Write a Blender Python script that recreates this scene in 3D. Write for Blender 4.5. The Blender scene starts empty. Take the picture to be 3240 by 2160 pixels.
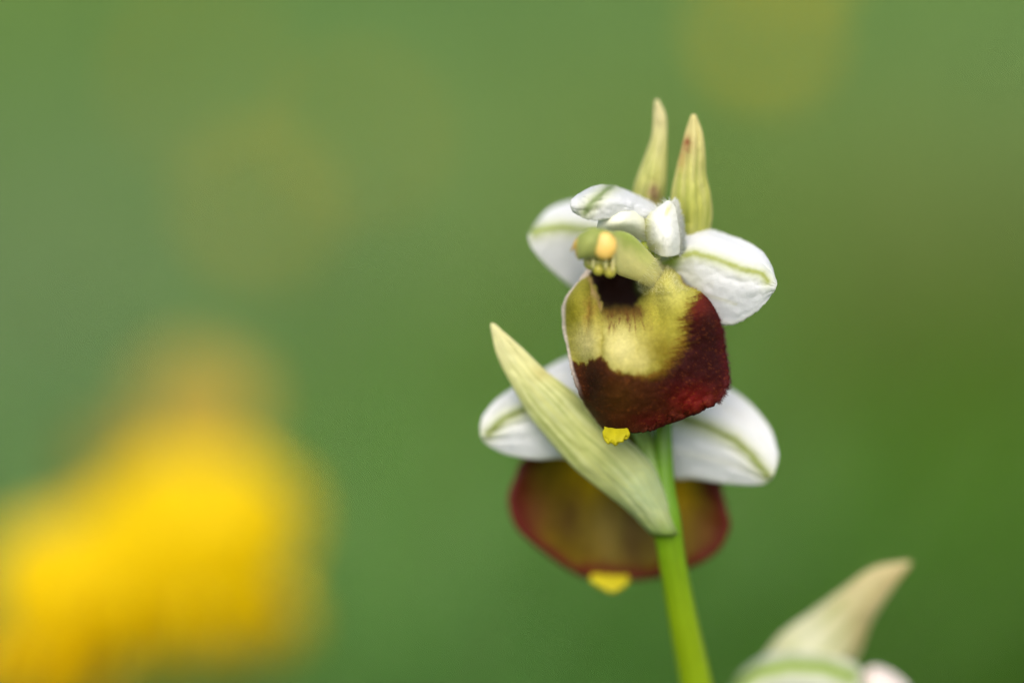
import bpy, math, random
import numpy as np
from mathutils import Vector, Matrix

random.seed(7)
rng = np.random.default_rng(11)
sc = bpy.context.scene
COLL = sc.collection
R = math.radians

# ------------------------------------------------------------------ camera
PITCH = R(12.0)
DIST = 0.300                      # camera to the plane of the sharp flower, metres
FRAME_W = 0.075                   # width of that plane in the picture, metres
FOCUS = np.array([0.0, 0.0, 0.165])
FWD = np.array([0.0, math.cos(PITCH), -math.sin(PITCH)])
RIGHT = np.array([1.0, 0.0, 0.0])
UP = np.array([0.0, math.sin(PITCH), math.cos(PITCH)])
CAM = FOCUS - FWD * DIST
cam = bpy.data.cameras.new('camera')
cam.sensor_width = 36.0
cam.lens = 36.0 * DIST / FRAME_W
cam.clip_start = 0.01
cam.clip_end = 400.0
cam.dof.use_dof = True
cam.dof.focus_distance = DIST
cam.dof.aperture_fstop = 4.8
camo = bpy.data.objects.new('camera', cam)
camo.location = CAM
camo.rotation_euler = (R(90) - PITCH, 0, 0)
COLL.objects.link(camo)
sc.camera = camo

# ------------------------------------------------------------------ light
SUN_EL, SUN_AZ = R(50), R(182)     # azimuth measured from the view direction (+Y) towards +X
world = bpy.data.worlds.new('World')
sc.world = world
world.use_nodes = True
wn = world.node_tree
wn.nodes.clear()
wo = wn.nodes.new('ShaderNodeOutputWorld')
wb = wn.nodes.new('ShaderNodeBackground')
ws = wn.nodes.new('ShaderNodeTexSky')
ws.sky_type = 'NISHITA'
ws.sun_disc = False
ws.sun_elevation = SUN_EL
ws.sun_rotation = SUN_AZ
ws.air_density = 1.0
ws.dust_density = 4.0
ws.ozone_density = 1.0
wb.inputs['Strength'].default_value = 0.15
wn.links.new(ws.outputs[0], wb.inputs[0])
wn.links.new(wb.outputs[0], wo.inputs[0])

sun = bpy.data.lights.new('sun', 'SUN')
sun.energy = 1.5
sun.angle = R(60)
sun.color = (1.0, 0.94, 0.83)
suno = bpy.data.objects.new('sun', sun)
sd = Vector((math.sin(SUN_AZ) * math.cos(SUN_EL), math.cos(SUN_AZ) * math.cos(SUN_EL), math.sin(SUN_EL)))
suno.rotation_euler = (-sd).to_track_quat('-Z', 'Y').to_euler()
COLL.objects.link(suno)

sc.view_settings.view_transform = 'Standard'
sc.view_settings.look = 'None'
sc.view_settings.exposure = 0.53
sc.view_settings.gamma = 1.0
sc.view_settings.use_curve_mapping = False
sc.render.engine = 'CYCLES'
sc.cycles.use_denoising = True
sc.cycles.max_bounces = 6
sc.cycles.transmission_bounces = 6
sc.cycles.caustics_reflective = False
sc.cycles.caustics_refractive = False

# ------------------------------------------------------------------ helpers
def lin(c):
    c = np.asarray(c, float) / 255.0
    return np.where(c <= 0.04045, c / 12.92, ((c + 0.055) / 1.055) ** 2.4)

def P(a):
    """(x, y, depth) drawing units to metres: x right and y down in units of FRAME_W/3240, depth in mm behind the focal plane"""
    a = np.asarray(a, float)
    k = (DIST + a[..., 2:3] * 0.001) / DIST * FRAME_W / 3240.0
    return (CAM + FWD * (DIST + a[..., 2:3] * 0.001) + RIGHT * (a[..., 0:1] - 1620.0) * k
            + UP * (1080.0 - a[..., 1:2]) * k)

def cr(A, n, axis=0, closed=False):
    """Catmull-Rom resampling of A along an axis to n samples"""
    A = np.moveaxis(np.asarray(A, float), axis, 0)
    m = len(A)
    if closed:
        t = np.linspace(0, m, n, endpoint=False)
        i = np.floor(t).astype(int); f = t - i
        p = [A[(i + k) % m] for k in (-1, 0, 1, 2)]
    else:
        E = np.concatenate([2 * A[:1] - A[1:2], A, 2 * A[-1:] - A[-2:-1]])
        t = np.linspace(0, m - 1, n)
        i = np.minimum(np.floor(t).astype(int), m - 2); f = t - i
        p = [E[i + k] for k in (0, 1, 2, 3)]
    f = f.reshape((-1,) + (1,) * (A.ndim - 1))
    r = 0.5 * (2 * p[1] + (p[2] - p[0]) * f + (2 * p[0] - 5 * p[1] + 4 * p[2] - p[3]) * f ** 2
               + (3 * p[1] - p[0] - 3 * p[2] + p[3]) * f ** 3)
    return np.moveaxis(r, 0, axis)

_lat = rng.random((64, 64))
def noise(x, y, oct=3):
    """smooth value noise about 0, +-1"""
    out = 0; amp = 1; tot = 0
    for o in range(oct):
        xi = np.floor(x).astype(int); yi = np.floor(y).astype(int)
        fx = x - xi; fy = y - yi
        fx = fx * fx * (3 - 2 * fx); fy = fy * fy * (3 - 2 * fy)
        g = lambda a, b: _lat[(a + 17 * o) % 64, (b + 31 * o) % 64]
        v = (g(xi, yi) * (1 - fx) + g(xi + 1, yi) * fx) * (1 - fy) + (g(xi, yi + 1) * (1 - fx) + g(xi + 1, yi + 1) * fx) * fy
        out = out + amp * (v * 2 - 1); tot += amp; amp *= 0.5; x = x * 2.03 + 5.1; y = y * 2.03 + 9.7
    return out / tot

def sstep(a, b, x):
    t = np.clip((x - a) / (b - a), 0, 1)
    return t * t * (3 - 2 * t)

def mix(a, b, t):
    t = np.asarray(t)[..., None]
    return np.asarray(a) * (1 - t) + np.asarray(b) * t

def dist_poly(x, y, pts):
    """distance from points to a polyline and the fraction run along it"""
    best = np.full(x.shape, 1e9); fr = np.zeros(x.shape)
    pts = np.asarray(pts, float)
    seg = np.linalg.norm(np.diff(pts, axis=0), axis=1); cum = np.concatenate([[0], np.cumsum(seg)])
    for k in range(len(pts) - 1):
        a, b = pts[k], pts[k + 1]
        d = b - a
        t = np.clip(((x - a[0]) * d[0] + (y - a[1]) * d[1]) / (d @ d), 0, 1)
        q = np.hypot(x - a[0] - t * d[0], y - a[1] - t * d[1])
        w = q < best
        best = np.where(w, q, best); fr = np.where(w, (cum[k] + t * seg[k]) / cum[-1], fr)
    return best, fr

def new_obj(name, verts, faces, mat, parent=None, base=None, col=None, smooth=True):
    me = bpy.data.meshes.new(name)
    verts = np.asarray(verts, float).reshape(-1, 3)
    if base is not None:
        verts = verts - np.asarray(base)
    me.from_pydata(verts.tolist(), [], [list(map(int, f)) for f in faces])
    if col is not None:
        ca = me.color_attributes.new('Col', 'FLOAT_COLOR', 'POINT')
        c = np.ones((len(verts), 4)); c[:, :3] = np.asarray(col).reshape(-1, 3)
        ca.data.foreach_set('color', c.ravel().astype(np.float32))
    if smooth:
        me.polygons.foreach_set('use_smooth', [True] * len(me.polygons))
    me.update()
    me.materials.append(mat)
    o = bpy.data.objects.new(name, me)
    COLL.objects.link(o)
    if parent is not None:
        o.parent = parent
    return o

def empty(name, loc, label, cat, group=None):
    o = bpy.data.objects.new(name, None)
    o.empty_display_size = 0.01
    o.location = loc
    COLL.objects.link(o)
    o['label'] = label; o['category'] = cat
    if group: o['group'] = group
    return o

def grid_faces(nu, nv, closed_v=False):
    f = []
    for i in range(nu - 1):
        for j in range(nv if closed_v else nv - 1):
            a = i * nv + j; b = i * nv + (j + 1) % nv
            f.append((a, b, b + nv, a + nv))
    return f

def shell(V, C, thick):
    """grid (nu, nv, 3) of points to a closed sheet of real thickness with a rounded rim"""
    nu, nv = V.shape[:2]
    du = np.gradient(V, axis=0); dv = np.gradient(V, axis=1)
    N = np.cross(du, dv); N /= np.linalg.norm(N, axis=2, keepdims=True) + 1e-12
    t = np.full((nu, nv, 1), thick * 0.5)
    t[0] *= .45; t[-1] *= .45; t[:, 0] *= .45; t[:, -1] *= .45
    A = (V + N * t).reshape(-1, 3); B = (V - N * t).reshape(-1, 3)
    n = nu * nv
    F = grid_faces(nu, nv)
    F2 = [(d + n, c + n, b + n, a + n) for a, b, c, d in F]
    ring = [j for j in range(nv)] + [i * nv + nv - 1 for i in range(1, nu)] + \
           [(nu - 1) * nv + j for j in range(nv - 2, -1, -1)] + [i * nv for i in range(nu - 2, 0, -1)]
    E = [(ring[k], ring[(k + 1) % len(ring)], ring[(k + 1) % len(ring)] + n, ring[k] + n) for k in range(len(ring))]
    c = C.reshape(-1, 3)
    return np.concatenate([A, B]), F + F2 + [e[::-1] for e in E], np.concatenate([c, c]), N

def sheet(name, ctrl, nu, nv, colf, mat, parent, base, thick=0.00022, rag=0.0, crumple=0.0, ridge=0.0, relief=None, xf=None):
    """petal-like organ from a control grid in drawing units; colf(x, y, u, v) gives its own colour"""
    G = cr(cr(ctrl, nu, 0), nv, 1)
    u = np.linspace(0, 1, nu)[:, None] * np.ones((1, nv)); v = np.linspace(0, 1, nv)[None, :] * np.ones((nu, 1))
    X, Y = G[..., 0], G[..., 1]
    C = colf(X, Y, u, v)
    G = G.copy()
    if crumple:
        G[..., 2] += crumple * noise(X / 22, Y / 22, 3)
    if ridge:
        G[..., 2] += ridge * noise(u * 2.5 + 3, v * 11 + 5, 2) * sstep(0, .15, u) * sstep(0, .1, v) * sstep(0, .1, 1 - v)
    if relief is not None:
        G[..., 2] += relief(X, Y)
    if rag:
        e = np.exp(-np.minimum(np.minimum(v, 1 - v) * nv, (1 - u) * nu) / 1.6)
        G[..., 0] += rag * e * noise(X / 6, Y / 6, 2); G[..., 1] += rag * e * noise(X / 6 + 40, Y / 6, 2)
    V = P(G)
    if xf is not None:
        V = (np.asarray(xf)[:3, :3] @ V.reshape(-1, 3).T).T.reshape(V.shape) + np.asarray(xf)[:3, 3]
    verts, faces, cols, N = shell(V, C, thick)
    o = new_obj(name, verts, faces, mat, parent, base, cols)
    return o, V, N

def tube(name, rings, n, colf, mat, parent, base, nr=None, cap=True, xf=None):
    """rings: (centre xyz, half axis a, half axis b) in metres -> closed lofted body"""
    C = np.array([r[0] for r in rings]); A = np.array([r[1] for r in rings]); B = np.array([r[2] for r in rings])
    nr = nr or len(rings) * 4
    C, A, B = cr(C, nr), cr(A, nr), cr(B, nr)
    th = np.linspace(0, 2 * math.pi, n, endpoint=False)
    V = C[:, None] + A[:, None] * np.cos(th)[None, :, None] + B[:, None] * np.sin(th)[None, :, None]
    if xf is not None:
        V = (np.asarray(xf)[:3, :3] @ V.reshape(-1, 3).T).T.reshape(V.shape) + np.asarray(xf)[:3, 3]
    u = np.linspace(0, 1, nr)[:, None] * np.ones((1, n))
    K = colf(V, u, th[None, :] * np.ones((nr, 1)))
    F = grid_faces(nr, n, True)
    verts = V.reshape(-1, 3); cols = K.reshape(-1, 3)
    if cap:
        verts = np.concatenate([verts, V[0].mean(0)[None], V[-1].mean(0)[None]])
        cols = np.concatenate([cols, K[0].mean(0)[None], K[-1].mean(0)[None]])
        a, b = nr * n, nr * n + 1
        F += [(a, (j + 1) % n, j) for j in range(n)] + [(b, (nr - 1) * n + j, (nr - 1) * n + (j + 1) % n) for j in range(n)]
    return new_obj(name, verts, F, mat, parent, base, cols), V

def blob(name, c, ra, rb, rc, colour, mat, parent, base, n=16, lump=0.0):
    """rounded body; half axes are vectors in metres"""
    rings = []
    V = []; 
    lat = np.linspace(-math.pi / 2 + 0.08, math.pi / 2 - 0.08, n)
    th = np.linspace(0, 2 * math.pi, 2 * n, endpoint=False)
    for l in lat:
        V.append(c + math.sin(l) * np.asarray(ra) + math.cos(l) * (np.cos(th)[:, None] * np.asarray(rb) + np.sin(th)[:, None] * np.asarray(rc)))
    V = np.array(V)
    if lump:
        q = noise(V[..., 0] * 3000, V[..., 2] * 3000, 2)[..., None]
        V = c + (V - c) * (1 + lump * q)
    F = grid_faces(n, 2 * n, True)
    m = n * 2 * n
    verts = np.concatenate([V.reshape(-1, 3), V[0].mean(0)[None], V[-1].mean(0)[None]])
    F += [(m, (j + 1) % (2 * n), j) for j in range(2 * n)] + [(m + 1, (n - 1) * 2 * n + j, (n - 1) * 2 * n + (j + 1) % (2 * n)) for j in range(2 * n)]
    cols = np.ones((len(verts), 3)) * lin(colour)
    cols *= (1 + 0.12 * noise(verts[:, 0] * 2500, verts[:, 2] * 2500, 3))[:, None]
    return new_obj(name, verts, F, mat, parent, base, cols)

def hairs(name, pts, dirs, length, width, cols, mat, parent, base):
    """many fine hairs as slim three-sided spikes in one mesh"""
    n = len(pts)
    d = dirs / (np.linalg.norm(dirs, axis=1, keepdims=True) + 1e-12)
    L = length * (0.5 + rng.random((n, 1)))
    a = np.cross(d, rng.normal(size=(n, 3))); a /= np.linalg.norm(a, axis=1, keepdims=True)
    b = np.cross(d, a)
    w = width * 0.5
    bend = a * L * 0.25 * rng.normal(size=(n, 1))
    r = [pts - d * L * .15 + w * (math.cos(k * 2.0944) * a + math.sin(k * 2.0944) * b) for k in range(3)]
    verts = np.stack(r + [pts + d * L + bend], 1).reshape(-1, 3)
    F = []
    for i in range(n):
        q = 4 * i
        F += [(q, q + 1, q + 3), (q + 1, q + 2, q + 3), (q + 2, q, q + 3)]
    c = np.repeat(cols, 4, axis=0)
    o = new_obj(name, verts, F, mat, parent, base, c)
    o['kind'] = 'stuff'
    return o

# ------------------------------------------------------------------ materials
def organ_mat(name, rough=0.5, transl=0.3, sheen=0.0, bump=0.3, scale=9000, spec=0.3, sss=0.0, var=0.12, tint=(1, 1, 1), sheen_tint=(1, 1, 1)):
    m = bpy.data.materials.new(name); m.use_nodes = True
    t = m.node_tree; t.nodes.clear(); N = t.nodes; Lk = t.links.new
    out = N.new('ShaderNodeOutputMaterial')
    at = N.new('ShaderNodeAttribute'); at.attribute_name = 'Col'
    tc = N.new('ShaderNodeTexCoord')
    nz = N.new('ShaderNodeTexNoise'); nz.inputs['Scale'].default_value = scale * 0.35; nz.inputs['Detail'].default_value = 5
    Lk(tc.outputs['Object'], nz.inputs['Vector'])
    mr = N.new('ShaderNodeMapRange'); mr.inputs['To Min'].default_value = 1 - var; mr.inputs['To Max'].default_value = 1 + var
    Lk(nz.outputs['Fac'], mr.inputs['Value'])
    mx = N.new('ShaderNodeVectorMath'); mx.operation = 'SCALE'
    Lk(at.outputs['Color'], mx.inputs[0]); Lk(mr.outputs[0], mx.inputs['Scale'])
    bs = N.new('ShaderNodeBsdfPrincipled')
    Lk(mx.outputs[0], bs.inputs['Base Color'])
    bs.inputs['Roughness'].default_value = rough
    bs.inputs['Specular IOR Level'].default_value = spec
    bs.inputs['Sheen Weight'].default_value = sheen
    bs.inputs['Sheen Roughness'].default_value = 0.4
    bs.inputs['Sheen Tint'].default_value = (*sheen_tint, 1)
    if sss:
        bs.inputs['Subsurface Weight'].default_value = sss
        bs.inputs['Subsurface Radius'].default_value = (1.0, 0.8, 0.35)
        bs.inputs['Subsurface Scale'].default_value = 0.0006
    nb = N.new('ShaderNodeTexNoise'); nb.inputs['Scale'].default_value = scale; nb.inputs['Detail'].default_value = 3
    Lk(tc.outputs['Object'], nb.inputs['Vector'])
    bp = N.new('ShaderNodeBump'); bp.inputs['Strength'].default_value = bump; bp.inputs['Distance'].default_value = 0.00006
    Lk(nb.outputs['Fac'], bp.inputs['Height']); Lk(bp.outputs[0], bs.inputs['Normal'])
    if transl:
        tr = N.new('ShaderNodeBsdfTranslucent')
        tm = N.new('ShaderNodeVectorMath'); tm.operation = 'MULTIPLY'; tm.inputs[1].default_value = tint
        Lk(mx.outputs[0], tm.inputs[0]); Lk(tm.outputs[0], tr.inputs['Color'])
        ms = N.new('ShaderNodeMixShader'); ms.inputs[0].default_value = transl
        Lk(bs.outputs[0], ms.inputs[1]); Lk(tr.outputs[0], ms.inputs[2]); Lk(ms.outputs[0], out.inputs[0])
    else:
        Lk(bs.outputs[0], out.inputs[0])
    return m

M_WHITE = organ_mat('white_sepal', rough=0.55, transl=0.42, bump=0.5, scale=7000, spec=0.3, var=0.04)
M_PETAL = organ_mat('cream_petal', rough=0.7, transl=0.2, sheen=0.25, bump=0.3, scale=9000, var=0.05)
M_BRACT = organ_mat('bract', rough=0.55, transl=0.45, bump=0.35, scale=3500, spec=0.35, var=0.10)
M_LIP = organ_mat('velvet_lip', rough=0.6, transl=0.06, sheen=0.0, bump=0.8, scale=14000, spec=0.10, var=0.35)
M_LIPB = organ_mat('lip_back', rough=0.5, transl=0.35, bump=0.3, scale=5000, spec=0.3, var=0.15)
M_COLUMN = organ_mat('column', rough=0.6, transl=0, sheen=0.25, bump=0.45, scale=9000, sss=0.25, var=0.08)
M_WAX = organ_mat('waxy_yellow', rough=0.35, transl=0, bump=0.1, scale=6000, sss=0.5, spec=0.45, var=0.06)
M_STEM = organ_mat('stem', rough=0.4, transl=0, bump=0.2, scale=3000, sss=0.35, spec=0.4, var=0.08)
M_HAIR = organ_mat('hair', rough=0.5, transl=0.3, bump=0.0, spec=0.4, var=0.02)
M_YELLOW = organ_mat('yellow_petal', rough=0.45, transl=0.35, bump=0.2, scale=900, spec=0.1, var=0.08)
M_GREENPART = organ_mat('green_part', rough=0.5, transl=0.2, bump=0.2, scale=900, var=0.15)
M_GRASS = organ_mat('grass', rough=0.65, transl=0.4, bump=0.0, scale=60, spec=0.05, var=0.2, tint=(1.0, 1.1, 0.6))

# ------------------------------------------------------------------ meadow ground
def ground():
    n = 90
    s = np.linspace(-1, 1, n); g = np.sign(s) * np.abs(s) ** 4 * 150
    X, Y = np.meshgrid(g, g, indexing='ij')
    Rr = np.hypot(X, Y)
    Z = 0.006 * noise(X * 6 + 3, Y * 6, 3) - 0.004 + 0.35 * noise(X / 9, Y / 9, 3) * sstep(2, 14, Rr) - 0.05
    Z += 0.05 * (1 - sstep(0.5, 3.0, Rr))
    verts = np.stack([X, Y, Z], -1)
    m = bpy.data.materials.new('meadow_soil'); m.use_nodes = True
    t = m.node_tree; N = t.nodes; Lk = t.links.new
    bs = N['Principled BSDF']; bs.inputs['Roughness'].default_value = 0.9
    tc = N.new('ShaderNodeTexCoord')
    a = N.new('ShaderNodeTexNoise'); a.inputs['Scale'].default_value = 7; a.inputs['Detail'].default_value = 8
    b = N.new('ShaderNodeTexNoise'); b.inputs['Scale'].default_value = 160; b.inputs['Detail'].default_value = 4
    Lk(tc.outputs['Object'], a.inputs['Vector']); Lk(tc.outputs['Object'], b.inputs['Vector'])
    r = N.new('ShaderNodeValToRGB')
    r.color_ramp.elements[0].position = 0.35; r.color_ramp.elements[0].color = (0.035, 0.03, 0.014, 1)
    r.color_ramp.elements[1].position = 0.62; r.color_ramp.elements[1].color = (0.03, 0.06, 0.012, 1)
    Lk(a.outputs['Fac'], r.inputs[0])
    mv = N.new('ShaderNodeMix'); mv.data_type = 'RGBA'; mv.blend_type = 'MULTIPLY'; mv.inputs[0].default_value = 0.6
    Lk(r.outputs[0], mv.inputs[6]); Lk(b.outputs['Color'], mv.inputs[7]); Lk(mv.outputs[2], bs.inputs['Base Color'])
    bp = N.new('ShaderNodeBump'); bp.inputs['Distance'].default_value = 0.004; Lk(b.outputs['Fac'], bp.inputs['Height']); Lk(bp.outputs[0], bs.inputs['Normal'])
    o = new_obj('ground', verts, grid_faces(n, n), m)
    o['kind'] = 'structure'
    o['label'] = 'soft green meadow ground behind the orchid'
ground()

def gz(x, y):
    r = np.hypot(x, y)
    return 0.006 * noise(x * 6 + 3, y * 6, 3) - 0.054 + 0.05 * (1 - sstep(0.5, 3.0, r)) - 0.004

def grass(name, label, xy, hgt, wid, cols, lean):
    n = len(xy)
    seg = 4
    az = rng.random(n) * 2 * math.pi
    ld = np.stack([np.cos(az), np.sin(az)], 1)
    fa = az + rng.normal(0, .7, n) + math.pi / 2
    sd_ = np.stack([np.cos(fa), np.sin(fa), np.zeros(n)], 1)
    z0 = gz(xy[:, 0], xy[:, 1]) - 0.008
    verts = []
    for k in range(seg + 1):
        f = k / seg
        c = np.stack([xy[:, 0] + ld[:, 0] * lean * hgt * f ** 2, xy[:, 1] + ld[:, 1] * lean * hgt * f ** 2, z0 + hgt * f * (1 - 0.25 * lean * f)], 1)
        w = (wid * (1 - f ** 2) * 0.5 + 0.00008)[:, None]
        verts += [c - sd_ * w, c + sd_ * w]
    V = np.stack(verts, 1).reshape(-1, 3)
    F = []
    nv = 2 * (seg + 1)
    base = (np.arange(n) * nv)[:, None, None]
    q = np.array([[2 * k, 2 * k + 1, 2 * k + 3, 2 * k + 2] for k in range(seg)])[None]
    F = (base + q).reshape(-1, 4)
    me = bpy.data.meshes.new(name)
    me.vertices.add(len(V)); me.vertices.foreach_set('co', V.ravel().astype(np.float32))
    me.loops.add(F.size); me.loops.foreach_set('vertex_index', F.ravel().astype(np.int32))
    me.polygons.add(len(F)); me.polygons.foreach_set('loop_start', np.arange(0, F.size, 4).astype(np.int32))
    me.polygons.foreach_set('use_smooth', np.ones(len(F), bool))
    me.update(calc_edges=True)
    ca = me.color_attributes.new('Col', 'FLOAT_COLOR', 'POINT')
    c4 = np.ones((n, nv, 4)); c4[..., :3] = cols[:, None]
    ca.data.foreach_set('color', c4.ravel().astype(np.float32))
    me.materials.append(M_GRASS)
    o = bpy.data.objects.new(name, me); COLL.objects.link(o)
    o['kind'] = 'stuff'; o['label'] = label; o['category'] = 'grass'
    return o

def wedge(n, y0, y1, spread=0.17, pad=0.06):
    y = y0 + (y1 - y0) * rng.random(n) ** 1.25
    hw = (y + DIST) * spread + pad
    x = (rng.random(n) * 2 - 1) * hw
    return np.stack([x, y], 1)

# colours of the herbs in the sward: patches of blue-green, fresh green, yellow-green and straw
def canopy(px, py, h=0.105):
    """where a sight line meets the top of the sward"""
    d = (FWD * DIST + RIGHT * (px - 1620) * FRAME_W / 3240 + UP * (1080 - py) * FRAME_W / 3240)
    k = (h - CAM[2]) / d[2]
    p = CAM + d * k
    y = max(p[1], .235)                       # the sward starts a hand's breadth behind the orchid
    return (y - CAM[1]) / d[1] * d[0], y
TEAL, FRESH, LIME, STRAW, OLIVE, DEEP, GREY = (104, 152, 126), (126, 172, 82), (146, 168, 48), (176, 160, 104), (112, 116, 40), (72, 142, 24), (150, 160, 124)
PATCHES = [  # centre x, y (m), radius, leaf colour, share
    (*canopy(3000, 1000), .13, (76, 108, 26), .85), (*canopy(3150, 2000), .06, (76, 108, 28), .9), (*canopy(350, 450), .13, (128, 150, 118), .6), (*canopy(100, 1000), .06, (100, 146, 124), .7),
    (*canopy(100, 80), .06, FRESH, .6), (*canopy(500, 250), .05, GREY, .5), (*canopy(900, 120), .05, TEAL, .6), (*canopy(1400, 250), .06, FRESH, .8), (*canopy(1900, 200), .05, FRESH, .4),
    (*canopy(60, 800), .035, TEAL, 1), (*canopy(330, 850), .03, TEAL, .7), (*canopy(560, 500), .045, GREY, .7), (*canopy(1000, 500), .045, GREY, .5), (*canopy(1300, 600), .04, FRESH, .6),
    (*canopy(800, 950), .03, LIME, .6), (*canopy(1200, 850), .03, (160, 172, 66), .8), (*canopy(1560, 1020), .035, (40, 104, 4), 1), (*canopy(1150, 1250), .025, FRESH, .5), (*canopy(150, 1250), .03, STRAW, .5),
    (*canopy(2250, 550), .045, (60, 124, 20), .8), (*canopy(2620, 850), .045, (52, 106, 8), 1), (*canopy(2950, 250), .05, STRAW, .5), (*canopy(3200, 400), .04, OLIVE, .6), (*canopy(3000, 800), .035, OLIVE, .8),
    (*canopy(2450, 1200), .025, (60, 124, 30), .8), (*canopy(2850, 1350), .025, (92, 100, 36), .9), (*canopy(3150, 1500), .03, (48, 104, 4), 1), (*canopy(2560, 1750), .022, (172, 168, 136), .9), (*canopy(2950, 1950), .025, (78, 104, 26), 1),
    (*canopy(3200, 2100), .03, (62, 112, 10), 1), (*canopy(1300, 1500), .03, (80, 160, 20), .9), (*canopy(1200, 2050), .025, (76, 156, 16), .9), (*canopy(1650, 1950), .02, (160, 164, 126), .8), (*canopy(1000, 1800), .02, TEAL, .5),
]
def sward_colour(xy):
    x, y = xy[:, 0], xy[:, 1]
    n = len(x)
    c = np.ones((n, 3)) * lin((120, 156, 76))
    k = sstep(-0.25, 0.5, noise(x * 5 + 11, y * 5 + 2, 2))
    c = mix(c, lin((102, 148, 90)), k)
    k = sstep(0.0, 0.6, noise(x * 6 + 31, y * 4 + 22, 2))
    c = mix(c, lin((118, 152, 44)), k)
    for px, py, pr, pc, pw in PATCHES:
        pr = pr * 1.35 if pr < .06 else pr
        k = pw * np.exp(-((x - px) ** 2 + (y - py) ** 2) / pr ** 2)
        c = mix(c, lin(pc), k)
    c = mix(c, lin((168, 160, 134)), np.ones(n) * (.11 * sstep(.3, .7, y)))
    c *= (0.75 + 0.5 * rng.random((n, 1)))
    c = np.minimum(c * (1 + .3 * sstep(.35, .2, y))[:, None], .6)   # nearest blades painted brighter to offset shade low in the sward
    return c

xy = wedge(36000, 0.20, 2.6)
_n = len(xy)
grass('grass', 'soft blurred green meadow grass behind the orchid', xy,
      0.06 + 0.08 * rng.random(len(xy)), 0.002 + 0.003 * rng.random(len(xy)), sward_colour(xy), 0.55)

# the meadow goes on to both sides and, grazed short, round the orchid's foot
n2 = 22000
side_xy = np.stack([(rng.random(n2) * 2 - 1) * 1.5, .2 + 2.6 * rng.random(n2)], 1)
side_xy = side_xy[np.abs(side_xy[:, 0]) > (side_xy[:, 1] + DIST) * .17 + .05]
sb = np.stack([(rng.random(14000) * 2 - 1) * .6, -.35 + .56 * rng.random(14000)], 1)
side_xy = np.concatenate([side_xy, sb])
sh = np.where(side_xy[:, 1] < .21, 0.02 + .035 * rng.random(len(side_xy)), 0.06 + 0.08 * rng.random(len(side_xy)))
grass('short_grass', 'meadow grass growing out to the sides and short around the orchid', side_xy, sh, 0.002 + 0.003 * rng.random(len(side_xy)), sward_colour(side_xy), 0.55)
ta = wedge(48, 0.13, 0.30, .135, 0.0)
tones = np.array([lin((56, 96, 16)), lin((150, 166, 118)), lin((84, 142, 28)), lin((126, 118, 64)), lin((40, 84, 20))])
grass('tall_grass', 'taller soft blurred grass stalks rising behind the orchid', ta, 0.13 + 0.07 * rng.random(len(ta)),
      0.0016 + 0.0022 * rng.random(len(ta)), tones[rng.integers(0, 5, len(ta))], 0.95)

# ------------------------------------------------------------------ the orchid
BASE = P([2330, 8000, 12.0]); BASE = np.array([BASE[0], BASE[1], 0.0])
STEM_BOTTOM = np.array([P([2330, 3000, 11])[0], P([2330, 3000, 11])[1], -0.004])
BASE = STEM_BOTTOM.copy(); BASE[2] = 0
orchid = empty('orchid', BASE, 'bee orchid with white sepals and velvety maroon and yellow lips on a green stem', 'orchid')

MM = 0.001
PX = FRAME_W / 3240.0
def flat(colour, var=0.08, f=40):
    c = lin(colour)
    return lambda X, Y, u, v: c * (1 + var * noise(X / f, Y / f, 3))[..., None]

# --- stem
spts = [(2075, 700, 6.5, 30), (2092, 900, 6.2, 42), (2096, 1100, 5.6, 50), (2096, 1300, 5.0, 53), (2100, 1420, 4.8, 54), (2104, 1540, 4.8, 62),
        (2109, 1640, 4.9, 88), (2122, 1740, 5.4, 85), (2141, 1850, 6.2, 86), (2165, 1980, 7.2, 92), (2202, 2160, 8.6, 100), (2250, 2420, 10, 104), (2290, 2700, 10.8, 108), (2320, 3000, 11, 110)]
rings = [(P(s[:3]), RIGHT * s[3] * 1.06 * PX / 2, np.array([0, 1, 0]) * s[3] * PX / 2) for s in spts]
lastc = rings[-1][0]
for k in (0.35, 0.7, 1.0):
    c = lastc * (1 - k) + STEM_BOTTOM * k
    rings.append((c, RIGHT * 112 * PX / 2, np.array([0, 1, 0]) * 112 * PX / 2))
def stem_col(V, u, th):
    c = np.ones(V.shape) * lin((124, 150, 8))
    top = sstep(0.155, 0.14, V[..., 2])
    c = mix(lin((92, 134, 16)), c, top)
    return c * (1 + 0.22 * noise(th * 3.2, V[..., 2] * 60, 3))[..., None]
tube('stem', rings, 28, stem_col, M_STEM, orchid, BASE, nr=120)

# --- bracts
def bract(name, Lp, Rp, dep, bulge, colf, label=None, nu=70, nv=26, fold=0.0, thick=0.00028):
    n = 9
    Lr, Rr = cr(np.array(Lp, float), 60), cr(np.array(Rp, float), 60)
    def resamp(Q):
        s = np.concatenate([[0], np.cumsum(np.linalg.norm(np.diff(Q, axis=0), axis=1))]); s /= s[-1]
        t = np.linspace(0, 1, n)
        return np.stack([np.interp(t, s, Q[:, k]) for k in range(2)], 1)
    Lr, Rr = resamp(Lr), resamp(Rr)
    D = cr(np.array(dep, float)[:, None], n)[:, 0]; Bu = cr(np.array(bulge, float)[:, None], n)[:, 0]
    ctrl = np.zeros((n, 7, 3))
    for j, s in enumerate(np.linspace(0, 1, 7)):
        ctrl[:, j, :2] = Lr * (1 - s) + Rr * s
        ctrl[:, j, 2] = D - Bu * (1 - (2 * s - 1) ** 2) - fold * Bu * math.exp(-((s - .5) / .12) ** 2)
    o, V, N = sheet(name, ctrl, nu, nv, colf, M_BRACT, orchid, BASE, thick=thick, crumple=0.12, ridge=.12)
    if label: o['label'] = label
    return o

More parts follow.
